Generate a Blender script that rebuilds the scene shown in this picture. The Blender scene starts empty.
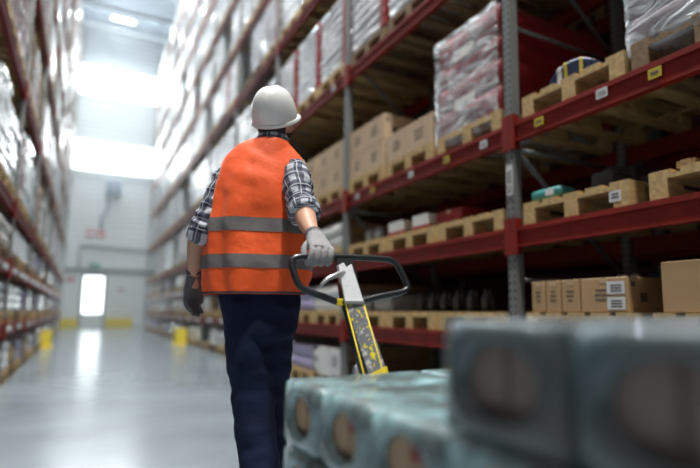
import bpy, bmesh, math, random
from mathutils import Vector, Matrix, noise, Euler
random.seed(7)
C = bpy.context.scene.collection
R = math.radians

# ------------------------------------------------------------------ camera
cam_d = bpy.data.cameras.new('camera'); cam = bpy.data.objects.new('camera', cam_d); C.objects.link(cam)
bpy.context.scene.camera = cam
CAM_YAW, CAM_PITCH, CAM_H = 30.774, 7.308, 0.90
cam.location = (0, 0, CAM_H)
cam.rotation_euler = (R(90 + CAM_PITCH), 0, R(-CAM_YAW))
cam_d.sensor_width = 36; cam_d.lens = 27.67
cam_d.shift_x = -55 / 700; cam_d.shift_y = 7 / 700
cam_d.clip_start = 0.02; cam_d.clip_end = 200
cam_d.dof.use_dof = True; cam_d.dof.focus_distance = 2.15; cam_d.dof.aperture_fstop = 0.85

# ------------------------------------------------------------------ materials
MATS = {}
def nn(nt, t, **kw):
    n = nt.nodes.new(t)
    for k, v in kw.items():
        if hasattr(n, k): setattr(n, k, v)
    return n
def mat(name, col, rough=.5, metal=0., noise_amt=0., nscale=8., bump=0., bscale=30., spec=.5, stretch=(1,1,1), col2=None, emit=None, estr=0., coat=0., sheen=0.):
    m = bpy.data.materials.new(name); m.use_nodes = True; nt = m.node_tree; b = nt.nodes['Principled BSDF']
    b.inputs['Base Color'].default_value = (*col, 1); b.inputs['Roughness'].default_value = rough
    b.inputs['Metallic'].default_value = metal; b.inputs['Specular IOR Level'].default_value = spec
    b.inputs['Coat Weight'].default_value = coat
    b.inputs['Sheen Weight'].default_value = sheen
    tc = nn(nt, 'ShaderNodeTexCoord'); mp = nn(nt, 'ShaderNodeMapping'); mp.inputs['Scale'].default_value = stretch
    nt.links.new(tc.outputs['Object'], mp.inputs['Vector'])
    if noise_amt > 0 or col2:
        n = nn(nt, 'ShaderNodeTexNoise'); n.inputs['Scale'].default_value = nscale; n.inputs['Detail'].default_value = 5
        nt.links.new(mp.outputs[0], n.inputs['Vector'])
        r = nn(nt, 'ShaderNodeValToRGB'); c2 = col2 or tuple(max(0, c * (1 - noise_amt)) for c in col)
        r.color_ramp.elements[0].position = .35; r.color_ramp.elements[1].position = .65
        r.color_ramp.elements[0].color = (*c2, 1); r.color_ramp.elements[1].color = (*col, 1)
        nt.links.new(n.outputs['Fac'], r.inputs[0]); nt.links.new(r.outputs[0], b.inputs['Base Color'])
    if bump > 0:
        n = nn(nt, 'ShaderNodeTexNoise'); n.inputs['Scale'].default_value = bscale; n.inputs['Detail'].default_value = 4
        nt.links.new(mp.outputs[0], n.inputs['Vector'])
        bp = nn(nt, 'ShaderNodeBump'); bp.inputs['Strength'].default_value = bump; bp.inputs['Distance'].default_value = .06 if name.startswith('film') else .02
        nt.links.new(n.outputs['Fac'], bp.inputs['Height']); nt.links.new(bp.outputs[0], b.inputs['Normal'])
    if emit:
        b.inputs['Emission Color'].default_value = (*emit, 1); b.inputs['Emission Strength'].default_value = estr
    MATS[name] = m; return m
M = MATS
mat('epoxy_floor', (.24, .28, .31), .2, noise_amt=.25, nscale=.9, bump=.05, bscale=3, spec=.4)
mat('wall_panel', (.74, .80, .80), .5, noise_amt=.06, nscale=.6)
mat('wall_dark', (.13, .11, .11), .7, noise_amt=.2, nscale=1)
mat('ceiling_sheet', (.16, .21, .26), .6)
mat('truss_paint', (.55, .62, .68), .5)
mat('rack_red', (.22, .015, .009), .5, spec=.3, noise_amt=.25, nscale=5)
mat('galvanised', (.20, .215, .215), .42, metal=.3, noise_amt=.2, nscale=12)
mat('yellow_paint', (.85, .66, .03), .45, noise_amt=.15, nscale=6)
mat('wood', (.56, .385, .165), .75, noise_amt=.35, nscale=6, stretch=(1, 6, 6), bump=.2, bscale=20)
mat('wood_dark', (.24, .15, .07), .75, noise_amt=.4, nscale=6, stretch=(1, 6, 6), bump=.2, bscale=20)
mat('kraft', (.42, .27, .135), .7, noise_amt=.12, nscale=5)
mat('kraft_pale', (.52, .385, .25), .7, noise_amt=.12, nscale=5)
mat('tape', (.50, .36, .22), .3)
mat('print', (.09, .07, .06), .7)
mat('paper', (.58, .60, .60), .6)
mat('label_yellow', (.45, .35, .03), .5)
mat('red_carton', (.30, .015, .02), .5, noise_amt=.2, nscale=8)
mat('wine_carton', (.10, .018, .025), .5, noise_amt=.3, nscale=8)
mat('white_carton', (.72, .72, .68), .6, noise_amt=.1)
mat('film_white', (.80, .85, .87), .15, noise_amt=.22, nscale=5, stretch=(1, 1, 2.5), bump=.9, bscale=9, spec=.8, coat=.5)
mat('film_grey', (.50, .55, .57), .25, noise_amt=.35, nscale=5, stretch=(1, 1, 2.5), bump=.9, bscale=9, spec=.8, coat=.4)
mat('film_pink', (.62, .50, .50), .25, noise_amt=.35, nscale=6, stretch=(1, 1, 3), bump=.8, bscale=9, spec=.7, col2=(.42, .20, .20))
mat('teal_film_solid', (.30, .50, .53), .22, nscale=11, bump=.7, bscale=14, col2=(.10, .13, .135), spec=.7, coat=.4)
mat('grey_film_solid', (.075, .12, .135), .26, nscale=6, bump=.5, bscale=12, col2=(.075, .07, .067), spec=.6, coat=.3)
mat('carton_dull', (.25, .21, .19), .6, noise_amt=.2)
mat('teal_plastic', (.06, .28, .27), .35, noise_amt=.3)
mat('blue_plastic', (.012, .022, .075), .3, noise_amt=.3, nscale=15)
mat('black_plastic', (.045, .048, .052), .4)
mat('black_rubber', (.02, .02, .02), .7)
mat('lilac_plastic', (.32, .28, .45), .4)
mat('green_sign', (.02, .30, .18), .5)
mat('red_sign', (.55, .02, .02), .5)
mat('lamp_housing', (.18, .26, .36), .5)
mat('window_glow', (.9, .95, 1), .5, emit=(.86, .95, 1.0), estr=2.4)
mat('door_glow', (.9, .95, 1), .5, emit=(.86, .96, 1.0), estr=3.0)
mat('lamp_glow', (.9, .95, 1), .5, emit=(.9, .96, 1.0), estr=6.0)
mat('white_plastic', (.78, .80, .79), .28, spec=.6)
mat('skin', (.62, .36, .25), .5, noise_amt=.08, nscale=20)
mat('hair', (.018, .014, .012), .6)
mat('orange_vest', (1.0, .118, .012), .6, noise_amt=.05, nscale=15, bump=.25, bscale=16, sheen=.2)
mat('vest_edge', (.10, .055, .06), .7)
mat('reflective_tape', (.17, .16, .165), .45, bump=.1, bscale=40)
mat('navy_cloth', (.009, .016, .052), .85, spec=.25, noise_amt=.3, nscale=9, bump=.35, bscale=14)
mat('glove_grey', (.30, .30, .31), .85, noise_amt=.12, nscale=40, bump=.3, bscale=120)
mat('glove_dark', (.12, .125, .135), .8, bump=.2, bscale=80)
mat('glove_cuff', (.08, .09, .10), .8)
mat('black_enamel', (.010, .013, .016), .3, coat=.25)
mat('bare_steel', (.55, .57, .58), .35, metal=.8)
mat('boot_leather', (.03, .025, .02), .6)
mat('eye_white', (.8, .8, .78), .2)
mat('lip', (.45, .2, .17), .5)

def worn(name, base, worncol, edge, thr):     # paint worn off by use, blotches of their own shape
    m = mat(name, base, .35); nt = m.node_tree; b = nt.nodes['Principled BSDF']
    tc = nn(nt, 'ShaderNodeTexCoord'); n = nn(nt, 'ShaderNodeTexNoise'); n.inputs['Scale'].default_value = 42; n.inputs['Detail'].default_value = 8; n.inputs['Roughness'].default_value = .7
    nt.links.new(tc.outputs['Object'], n.inputs['Vector'])
    r = nn(nt, 'ShaderNodeValToRGB'); e = r.color_ramp.elements
    e[0].position = thr; e[0].color = (*base, 1); e[1].position = thr + .03; e[1].color = (*worncol, 1)
    x = e.new(thr + .17); x.color = (*worncol, 1); x = e.new(thr + .19); x.color = (*edge, 1)
    nt.links.new(n.outputs['Fac'], r.inputs[0]); nt.links.new(r.outputs[0], b.inputs['Base Color'])
    return m
worn('shaft_face', (.80, .70, .02), (.17, .18, .21), (.55, .55, .53), .40)
worn('head_face', (.75, .78, .80), (.70, .74, .77), (.35, .38, .42), .50)

def plaid():
    m = mat('plaid', (.6, .62, .66), .8, bump=.3, bscale=25); nt = m.node_tree; b = nt.nodes['Principled BSDF']
    uv = nn(nt, 'ShaderNodeUVMap'); uv.uv_map = 'UVMap'
    sp = nn(nt, 'ShaderNodeSeparateXYZ'); nt.links.new(uv.outputs[0], sp.inputs[0])
    def band(sock, period, width, off=0.):
        a = nn(nt, 'ShaderNodeMath', operation='MULTIPLY_ADD'); a.inputs[1].default_value = 1 / period; a.inputs[2].default_value = off
        nt.links.new(sock, a.inputs[0])
        f = nn(nt, 'ShaderNodeMath', operation='FRACT'); nt.links.new(a.outputs[0], f.inputs[0])
        l = nn(nt, 'ShaderNodeMath', operation='LESS_THAN'); l.inputs[1].default_value = width; nt.links.new(f.outputs[0], l.inputs[0])
        return l.outputs[0]
    def mixc(fac, a, bcol, amt):
        mx = nn(nt, 'ShaderNodeMixRGB'); 
        mu = nn(nt, 'ShaderNodeMath', operation='MULTIPLY'); mu.inputs[1].default_value = amt
        nt.links.new(fac, mu.inputs[0]); nt.links.new(mu.outputs[0], mx.inputs[0])
        nt.links.new(a, mx.inputs[1]); mx.inputs[2].default_value = (*bcol, 1)
        return mx.outputs[0]
    rgb = nn(nt, 'ShaderNodeRGB'); rgb.outputs[0].default_value = (.50, .54, .60, 1); c = rgb.outputs[0]
    P = .064
    for s in (0, 1):
        c = mixc(band(sp.outputs[s], P, .55), c, (.012, .018, .055), .80)
    for s in (0, 1):
        c = mixc(band(sp.outputs[s], P, .07, .68), c, (.6, .62, .66), .7)
    nt.links.new(c, b.inputs['Base Color'])
plaid()

def film_clear():      # transparent stretch film: wrinkles catch the light, the goods show through
    m = bpy.data.materials.new('film_clear'); m.use_nodes = True; nt = m.node_tree; nt.nodes.clear()
    out = nn(nt, 'ShaderNodeOutputMaterial'); mx = nn(nt, 'ShaderNodeMixShader'); tr = nn(nt, 'ShaderNodeBsdfTransparent')
    pb = nn(nt, 'ShaderNodeBsdfPrincipled'); pb.inputs['Base Color'].default_value = (.62, .66, .68, 1); pb.inputs['Roughness'].default_value = .16; pb.inputs['Coat Weight'].default_value = .4
    tc = nn(nt, 'ShaderNodeTexCoord'); mp = nn(nt, 'ShaderNodeMapping'); mp.inputs['Rotation'].default_value = (R(25), R(8), 0); mp.inputs['Scale'].default_value = (1.2, 1, 2.6)
    nt.links.new(tc.outputs['Object'], mp.inputs[0])
    n = nn(nt, 'ShaderNodeTexNoise'); n.inputs['Scale'].default_value = 3.4; n.inputs['Detail'].default_value = 7; n.inputs['Distortion'].default_value = 1.4
    nt.links.new(mp.outputs[0], n.inputs['Vector'])
    r = nn(nt, 'ShaderNodeMapRange'); r.inputs[1].default_value = .38; r.inputs[2].default_value = .66; r.inputs[3].default_value = .16; r.inputs[4].default_value = .80
    nt.links.new(n.outputs['Fac'], r.inputs[0]); nt.links.new(r.outputs[0], mx.inputs[0])
    bp = nn(nt, 'ShaderNodeBump'); bp.inputs['Strength'].default_value = 1; bp.inputs['Distance'].default_value = .03
    nt.links.new(n.outputs['Fac'], bp.inputs['Height']); nt.links.new(bp.outputs[0], pb.inputs['Normal'])
    nt.links.new(tr.outputs[0], mx.inputs[1]); nt.links.new(pb.outputs[0], mx.inputs[2]); nt.links.new(mx.outputs[0], out.inputs[0])
    MATS['film_clear'] = m
film_clear()

def post_mat():       # galvanised post with its row of punched slots
    m = mat('punched_post', (.19, .20, .195), .42, metal=.25); nt = m.node_tree; b = nt.nodes['Principled BSDF']
    tc = nn(nt, 'ShaderNodeTexCoord'); sp = nn(nt, 'ShaderNodeSeparateXYZ'); nt.links.new(tc.outputs['Object'], sp.inputs[0])
    def ma(op, a, v=None, v2=None):
        q = nn(nt, 'ShaderNodeMath', operation=op)
        if hasattr(a, 'links'): nt.links.new(a, q.inputs[0])
        else: q.inputs[0].default_value = a
        if v is not None:
            if hasattr(v, 'links'): nt.links.new(v, q.inputs[1])
            else: q.inputs[1].default_value = v
        return q.outputs[0]
    fz = ma('FRACT', ma('MULTIPLY', sp.outputs[2], 20.0))
    az = ma('LESS_THAN', ma('ABSOLUTE', ma('SUBTRACT', fz, .5)), .22)
    ay = ma('LESS_THAN', ma('ABSOLUTE', ma('SUBTRACT', ma('ABSOLUTE', sp.outputs[1]), .024)), .007)
    hole = ma('MULTIPLY', az, ay)
    mx = nn(nt, 'ShaderNodeMixRGB'); nt.links.new(hole, mx.inputs[0]); mx.inputs[1].default_value = (.19, .20, .195, 1); mx.inputs[2].default_value = (.02, .02, .02, 1)
    nt.links.new(mx.outputs[0], b.inputs['Base Color'])
post_mat()

def ribbed():         # back wall cladding with fine horizontal ribs
    m = M['wall_panel']; nt = m.node_tree; b = nt.nodes['Principled BSDF']
    tc = nn(nt, 'ShaderNodeTexCoord'); w = nn(nt, 'ShaderNodeTexWave', bands_direction='Z'); w.inputs['Scale'].default_value = 1.1
    nt.links.new(tc.outputs['Object'], w.inputs['Vector'])
    bp = nn(nt, 'ShaderNodeBump'); bp.inputs['Strength'].default_value = .5; bp.inputs['Distance'].default_value = .05
    nt.links.new(w.outputs['Fac'], bp.inputs['Height']); nt.links.new(bp.outputs[0], b.inputs['Normal'])
ribbed()

# ------------------------------------------------------------------ mesh helpers
class MB:
    def __init__(s): s.v = []; s.f = []; s.m = []; s.sm = []; s.uv = {}; s.mats = []
    def mi(s, name):
        if name not in s.mats: s.mats.append(name)
        return s.mats.index(name)
    def add(s, vs, fs, mt, smooth=False, uvs=None):
        o = len(s.v); s.v += [tuple(v) for v in vs]; k = s.mi(mt)
        for i, f in enumerate(fs):
            if uvs: s.uv[len(s.f)] = uvs[i]
            s.f.append([o + i2 for i2 in f]); s.m.append(k); s.sm.append(smooth)
        return s
    def box(s, x0, x1, y0, y1, z0, z1, mt, mtx=None, faces=None):
        vs = [Vector((x, y, z)) for z in (z0, z1) for y in (y0, y1) for x in (x0, x1)]
        if mtx: vs = [mtx @ v for v in vs]
        fs = [(0, 2, 3, 1), (4, 5, 7, 6), (0, 1, 5, 4), (2, 6, 7, 3), (0, 4, 6, 2), (1, 3, 7, 5)]
        return s.add(vs, fs, mt)
    def rbox(s, x0, x1, y0, y1, z0, z1, mt, r=.01, seg=2, mtx=None, disp=None, sub=0):
        bm = bmesh.new(); bmesh.ops.create_cube(bm, size=1)
        for v in bm.verts: v.co = Vector(((x0 + x1) / 2 + v.co.x * (x1 - x0), (y0 + y1) / 2 + v.co.y * (y1 - y0), (z0 + z1) / 2 + v.co.z * (z1 - z0)))
        if sub: bmesh.ops.subdivide_edges(bm, edges=bm.edges[:], cuts=sub, use_grid_fill=True)
        if sub == 0: bmesh.ops.bevel(bm, geom=bm.edges[:], offset=r, segments=seg, affect='EDGES', profile=.5)
        if disp:
            for v in bm.verts: v.co = disp(v.co.copy())
        if mtx: bmesh.ops.transform(bm, matrix=mtx, verts=bm.verts)
        bm.verts.index_update()
        s.add([v.co.copy() for v in bm.verts], [[v.index for v in f.verts] for f in bm.faces], mt, bool(sub) or r > .012); bm.free(); return s
    def tube(s, pts, r, mt, n=10, closed=False, cap=True):
        pts = [Vector(p) for p in pts]; N = len(pts); rr = r if isinstance(r, (list, tuple)) else [r] * N
        vs = []; prev = None
        for i, p in enumerate(pts):
            if closed: t = pts[(i + 1) % N] - pts[i - 1]
            else: t = pts[min(i + 1, N - 1)] - pts[max(i - 1, 0)]
            t.normalize()
            if prev is None:
                a = Vector((0, 0, 1)) if abs(t.z) < .9 else Vector((0, 1, 0)); u = t.cross(a).normalized()
            else: u = (prev - t * prev.dot(t)).normalized()
            prev = u; w = t.cross(u)
            for k in range(n):
                a = 2 * math.pi * k / n; vs.append(p + (u * math.cos(a) + w * math.sin(a)) * rr[i])
        fs = []
        for i in range(N if closed else N - 1):
            j = (i + 1) % N
            for k in range(n): fs.append((i * n + k, i * n + (k + 1) % n, j * n + (k + 1) % n, j * n + k))
        if cap and not closed: fs.append(tuple(range(n))[::-1]); fs.append(tuple((N - 1) * n + k for k in range(n)))
        return s.add(vs, fs, mt, True)
    def cyl(s, p0, p1, r, mt, n=16): return s.tube([p0, p1], r, mt, n)
    def build(s, name, parent=None, loc=None, link=True):
        me = bpy.data.meshes.new(name); me.from_pydata(s.v, [], s.f); 
        for mname in s.mats: me.materials.append(M[mname])
        me.polygons.foreach_set('material_index', s.m); me.polygons.foreach_set('use_smooth', s.sm)
        if s.uv:
            l = me.uv_layers.new(name='UVMap')
            for pi, uvs in s.uv.items():
                for q, li in enumerate(me.polygons[pi].loop_indices): l.data[li].uv = uvs[q]
        me.update(); o = bpy.data.objects.new(name, me)
        C.objects.link(o)
        if parent: o.parent = parent
        if loc: o.location = loc
        if any(s.sm) and not all(s.sm): pass
        return o
def tag(o, label=None, cat=None, group=None, kind=None):
    if label: o['label'] = label
    if cat: o['category'] = cat
    if group: o['group'] = group
    if kind: o['kind'] = kind
    return o
def empty(name, loc=(0, 0, 0), rz=0):
    o = bpy.data.objects.new(name, None); C.objects.link(o); o.location = loc; o.rotation_euler.z = rz; o.empty_display_size = .1; return o
KIDS = {}
def clone(o, parent=None):
    c = o.copy(); C.objects.link(c)
    if parent: c.parent = parent
    for ch in [q for q in o.children]: clone(ch, c)
    return c
def catmull(keys, n):
    out = []; K = len(keys)
    for i in range(n):
        t = i / (n - 1) * (K - 1); k = min(int(t), K - 2); f = t - k
        p = [keys[max(k - 1, 0)], keys[k], keys[k + 1], keys[min(k + 2, K - 1)]]
        out.append([.5 * (2 * p[1][j] + (p[2][j] - p[0][j]) * f + (2 * p[0][j] - 5 * p[1][j] + 4 * p[2][j] - p[3][j]) * f * f + (3 * p[1][j] - p[0][j] - 3 * p[2][j] + p[3][j]) * f ** 3) for j in range(len(keys[0]))])
    return out
def loft(mb, keys, mt, rings=24, seg=28, power=2.0, flat=False, disp=None, cap=True, ref=(0, 1, 0), uvscale=None, grow=0.):
    """keys: (x, y, z, a, b) - ellipse of half-axes a, b about a path"""
    K = catmull(keys, rings); vs = []; ref = Vector(ref); L = [0.]
    for i in range(1, rings): L.append(L[-1] + (Vector(K[i][:3]) - Vector(K[i - 1][:3])).length)
    for i, k in enumerate(K):
        p = Vector(k[:3])
        if flat: T = Vector((0, 0, 1))
        else: T = (Vector(K[min(i + 1, rings - 1)][:3]) - Vector(K[max(i - 1, 0)][:3])).normalized()
        S = ref.cross(T).normalized(); B = T.cross(S)
        for j in range(seg):
            a = 2 * math.pi * j / seg; c, s_ = math.cos(a), math.sin(a)
            e = 2 / power
            x = math.copysign(abs(c) ** e, c) * (k[3] + grow); y = math.copysign(abs(s_) ** e, s_) * (k[4] + grow)
            d = S * x + B * y
            if disp:
                d = d * (1 + disp(i / (rings - 1), a, p + d) / max(d.length, .01))
            vs.append(p + d)
    fs = []; uvs = []; circ = 2 * math.pi * (K[rings // 2][3] + K[rings // 2][4]) / 2
    for i in range(rings - 1):
        for j in range(seg):
            fs.append((i * seg + j, i * seg + (j + 1) % seg, (i + 1) * seg + (j + 1) % seg, (i + 1) * seg + j))
            uvs.append([(j / seg * circ, L[i]), ((j + 1) / seg * circ, L[i]), ((j + 1) / seg * circ, L[i + 1]), (j / seg * circ, L[i + 1])])
    if cap:
        fs.append(tuple(range(seg))[::-1]); uvs.append([(0, 0)] * seg)
        fs.append(tuple((rings - 1) * seg + k for k in range(seg))); uvs.append([(0, L[-1])] * seg)
    return mb.add(vs, fs, mt, True, uvs if uvscale else None)
def remesh(o, voxel, mt, smooth=2):
    md = o.modifiers.new('r', 'REMESH'); md.mode = 'VOXEL'; md.voxel_size = voxel; md.use_smooth_shade = True
    if smooth:
        s = o.modifiers.new('s', 'SMOOTH'); s.iterations = smooth; s.factor = .5
    dg = bpy.context.evaluated_depsgraph_get(); dg.update()
    me = bpy.data.meshes.new_from_object(o.evaluated_get(dg)); o.modifiers.clear(); o.data = me
    me.materials.clear(); me.materials.append(M[mt])
    for p in me.polygons: p.use_smooth = True; p.material_index = 0
    return o
def text(s, size, mt, parent, loc, rot, name='lettering', depth=.004):
    cu = bpy.data.curves.new(name, 'FONT'); cu.body = s; cu.size = size; cu.extrude = depth; cu.offset = .012 * size; cu.align_x = 'CENTER'; cu.align_y = 'CENTER'
    t = bpy.data.objects.new('tmp', cu); C.objects.link(t); dg = bpy.context.evaluated_depsgraph_get(); dg.update()
    me = bpy.data.meshes.new_from_object(t.evaluated_get(dg)); bpy.data.objects.remove(t)
    me.materials.clear(); me.materials.append(M[mt]); o = bpy.data.objects.new(name, me); C.objects.link(o); o.parent = parent; o.location = loc; o.rotation_euler = rot
    return o
def struct(mb, name): return tag(mb.build(name), kind='structure')

# ------------------------------------------------------------------ the hall
XL0, XR0, YB, YF, ZC = -4.2, 6.4, 33.0, -7.0, 16.6
struct(MB().box(XL0, XR0, YF, YB, -.1, 0, 'epoxy_floor'), 'floor')
struct(MB().box(XL0, XR0, YB, YB + .2, 0, ZC, 'wall_panel'), 'wall_back')
struct(MB().box(XL0 - .2, XL0, YF, YB, 0, ZC, 'wall_dark'), 'wall_left')
struct(MB().box(XR0, XR0 + .2, YF, YB, 0, ZC, 'wall_dark'), 'wall_right')
struct(MB().box(XL0, XR0, YF - .2, YF, 0, ZC, 'wall_dark'), 'wall_front')
struct(MB().box(XL0 - .2, XR0 + .2, YF - .2, YB + .2, ZC, ZC + .2, 'ceiling_sheet'), 'ceiling')
def window(i, x0, x1, z0, z1, y, s):
    r = MB(); t = .08
    for a in ((x0 - t, x1 + t, z0 - t, z0), (x0 - t, x1 + t, z1, z1 + t), (x0 - t, x0, z0, z1), (x1, x1 + t, z0, z1)):
        r.box(a[0], a[1], min(y, y - s * .06), max(y, y - s * .06), a[2], a[3], 'wall_panel')
    for k in range(1, 5):
        xm = x0 + (x1 - x0) * k / 5; r.box(xm - .02, xm + .02, min(y - s*.01, y - s * .05), max(y - s*.01, y - s * .05), z0, z1, 'wall_panel')
    o = struct(r, 'window_%d' % i)
    MB().box(x0, x1, min(y - s * .005, y - s * .02), max(y - s * .005, y - s * .02), z0, z1, 'window_glow').build('pane', o)
    return o
window(1, -3.9, 6.1, 12.6, 14.22, YB, 1)
window(2, -3.9, 6.1, 8.37, 10.0, YB, 1)
# door with a tall lit pane
d = struct(MB().box(-.13, -.05, YB - .07, YB, 0, 2.8, 'galvanised').box(.95, 1.03, YB - .07, YB, 0, 2.8, 'galvanised').box(-.05, .95, YB - .07, YB, 2.72, 2.8, 'galvanised').box(-.05, .95, YB - .04, YB - .005, 0, 2.72, 'wall_panel'), 'door_1')
MB().box(.0, .90, YB - .055, YB - .042, .72, 2.66, 'door_glow').build('pane', d)
MB().cyl((.12, YB - .1, 1.0), (.12, YB - .04, 1.0), .015, 'bare_steel').cyl((.12, YB - .1, 1.0), (.24, YB - .1, 1.0), .015, 'bare_steel').build('door_handle', d)
# cable duct and wall seams
struct(MB().box(XL0, XR0, YB - .14, YB, 2.9, 3.08, 'galvanised'), 'trim_1')
struct(MB().box(XL0, XR0, YB - .05, YB, 7.9, 7.98, 'truss_paint'), 'trim_2')
struct(MB().box(-1.0, -.16, YB - .75, YB - .45, 0, .48, 'yellow_paint'), 'trim_3')
struct(MB().box(1.08, 2.34, YB - .75, YB - .45, 0, .48, 'yellow_paint'), 'trim_4')
# ceiling trusses
for i, y in enumerate((6, 11, 16, 21, 26, 30.5)):
    t = MB(); z1, z0 = ZC - .25, ZC - 1.15
    t.box(XL0, XR0, y - .07, y + .07, z1, z1 + .2, 'truss_paint').box(XL0, XR0, y - .05, y + .05, z0, z0 + .12, 'truss_paint')
    n = 10; w = (XR0 - XL0) / n
    for k in range(n): t.tube([(XL0 + w * k, y, z0 + .05), (XL0 + w * (k + .5), y, z1)], .03, 'truss_paint', 6); t.tube([(XL0 + w * (k + .5), y, z1), (XL0 + w * (k + 1), y, z0 + .05)], .03, 'truss_paint', 6)
    tag(struct(t, 'trim_%d' % (5 + i)), kind='structure')
for i, y in enumerate((4.5, 9.5, 14.5, 19.5, 24.5, 29)):
    l = empty('ceiling_lamp', (.85, y, ZC - 1.3)); tag(l, 'white industrial lamp hung under the roof, number %s along the aisle from the camera' % ('one', 'two', 'three', 'four', 'five', 'six')[i], 'lamp', 'lamps under the roof')
    MB().rbox(-.55, .55, -.14, .14, .02, .12, 'truss_paint', .02).build('housing', l)
    MB().box(-.5, .5, -.11, .11, 0, .02, 'lamp_glow').build('lamp_diffuser', l)
    for xx in (-.4, .4): MB().cyl((xx, 0, .12), (xx, 0, 1.3), .006, 'bare_steel', 6).build('wire', l)

# things on the back wall
s = empty('wall_sign', (.36, YB - .05, 4.95)); tag(s, 'red lettered sign high on the white back wall above the door', 'sign')
MB().box(-.46, .46, 0, .04, -.26, .26, 'wall_panel').build('sign_board', s)
text('DB', .72, 'red_sign', s, (0, -.005, 0), (R(90), 0, 0))
s = MB().box(-.26, .26, -.12, .0, -.11, .11, 'green_sign').build('exit_sign', loc=(.42, YB - .14, 3.22)); tag(s, 'small green exit sign centred above the bright door', 'exit sign')
s = empty('warning_sign', (-.62, YB - .01, 2.45)); tag(s, 'small red notice on the wall left of the door', 'sign')
MB().box(-.2, .2, -.03, 0, -.14, .14, 'paper').build('sign_board', s); MB().box(-.17, .17, -.035, -.03, -.06, .10, 'red_sign').build('sign_print', s)
s = empty('notice', (1.75, YB - .01, 1.95)); tag(s, 'small pale notice on the wall right of the door', 'sign')
MB().box(-.14, .14, -.03, 0, -.12, .12, 'paper').build('sign_board', s); MB().box(-.1, .1, -.035, -.03, .0, .08, 'red_sign').build('sign_print', s)
s = empty('wall_heater', (1.05, YB - .35, 7.45)); tag(s, 'blue-grey box heater with a pipe on the back wall under the lower window', 'heater')
MB().rbox(-.36, .36, -.25, .35, -.36, .36, 'lamp_housing', .03).build('housing', s)
MB().tube([(-.2, .22, -.36), (-.2, .22, -1.2), (-.45, .22, -1.6), (-.45, .22, -2.2)], .07, 'lamp_housing', 8).build('pipe', s)
s = MB().tube([(-.3, YB - .1, 3.1), (-.3, YB - .1, 4.25), (2.3, YB - .1, 4.15), (6, YB - .1, 4.1)], .05, 'galvanised', 8).build('wall_pipe'); tag(s, 'thin grey pipe bent along the back wall above the duct', 'pipe')

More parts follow.
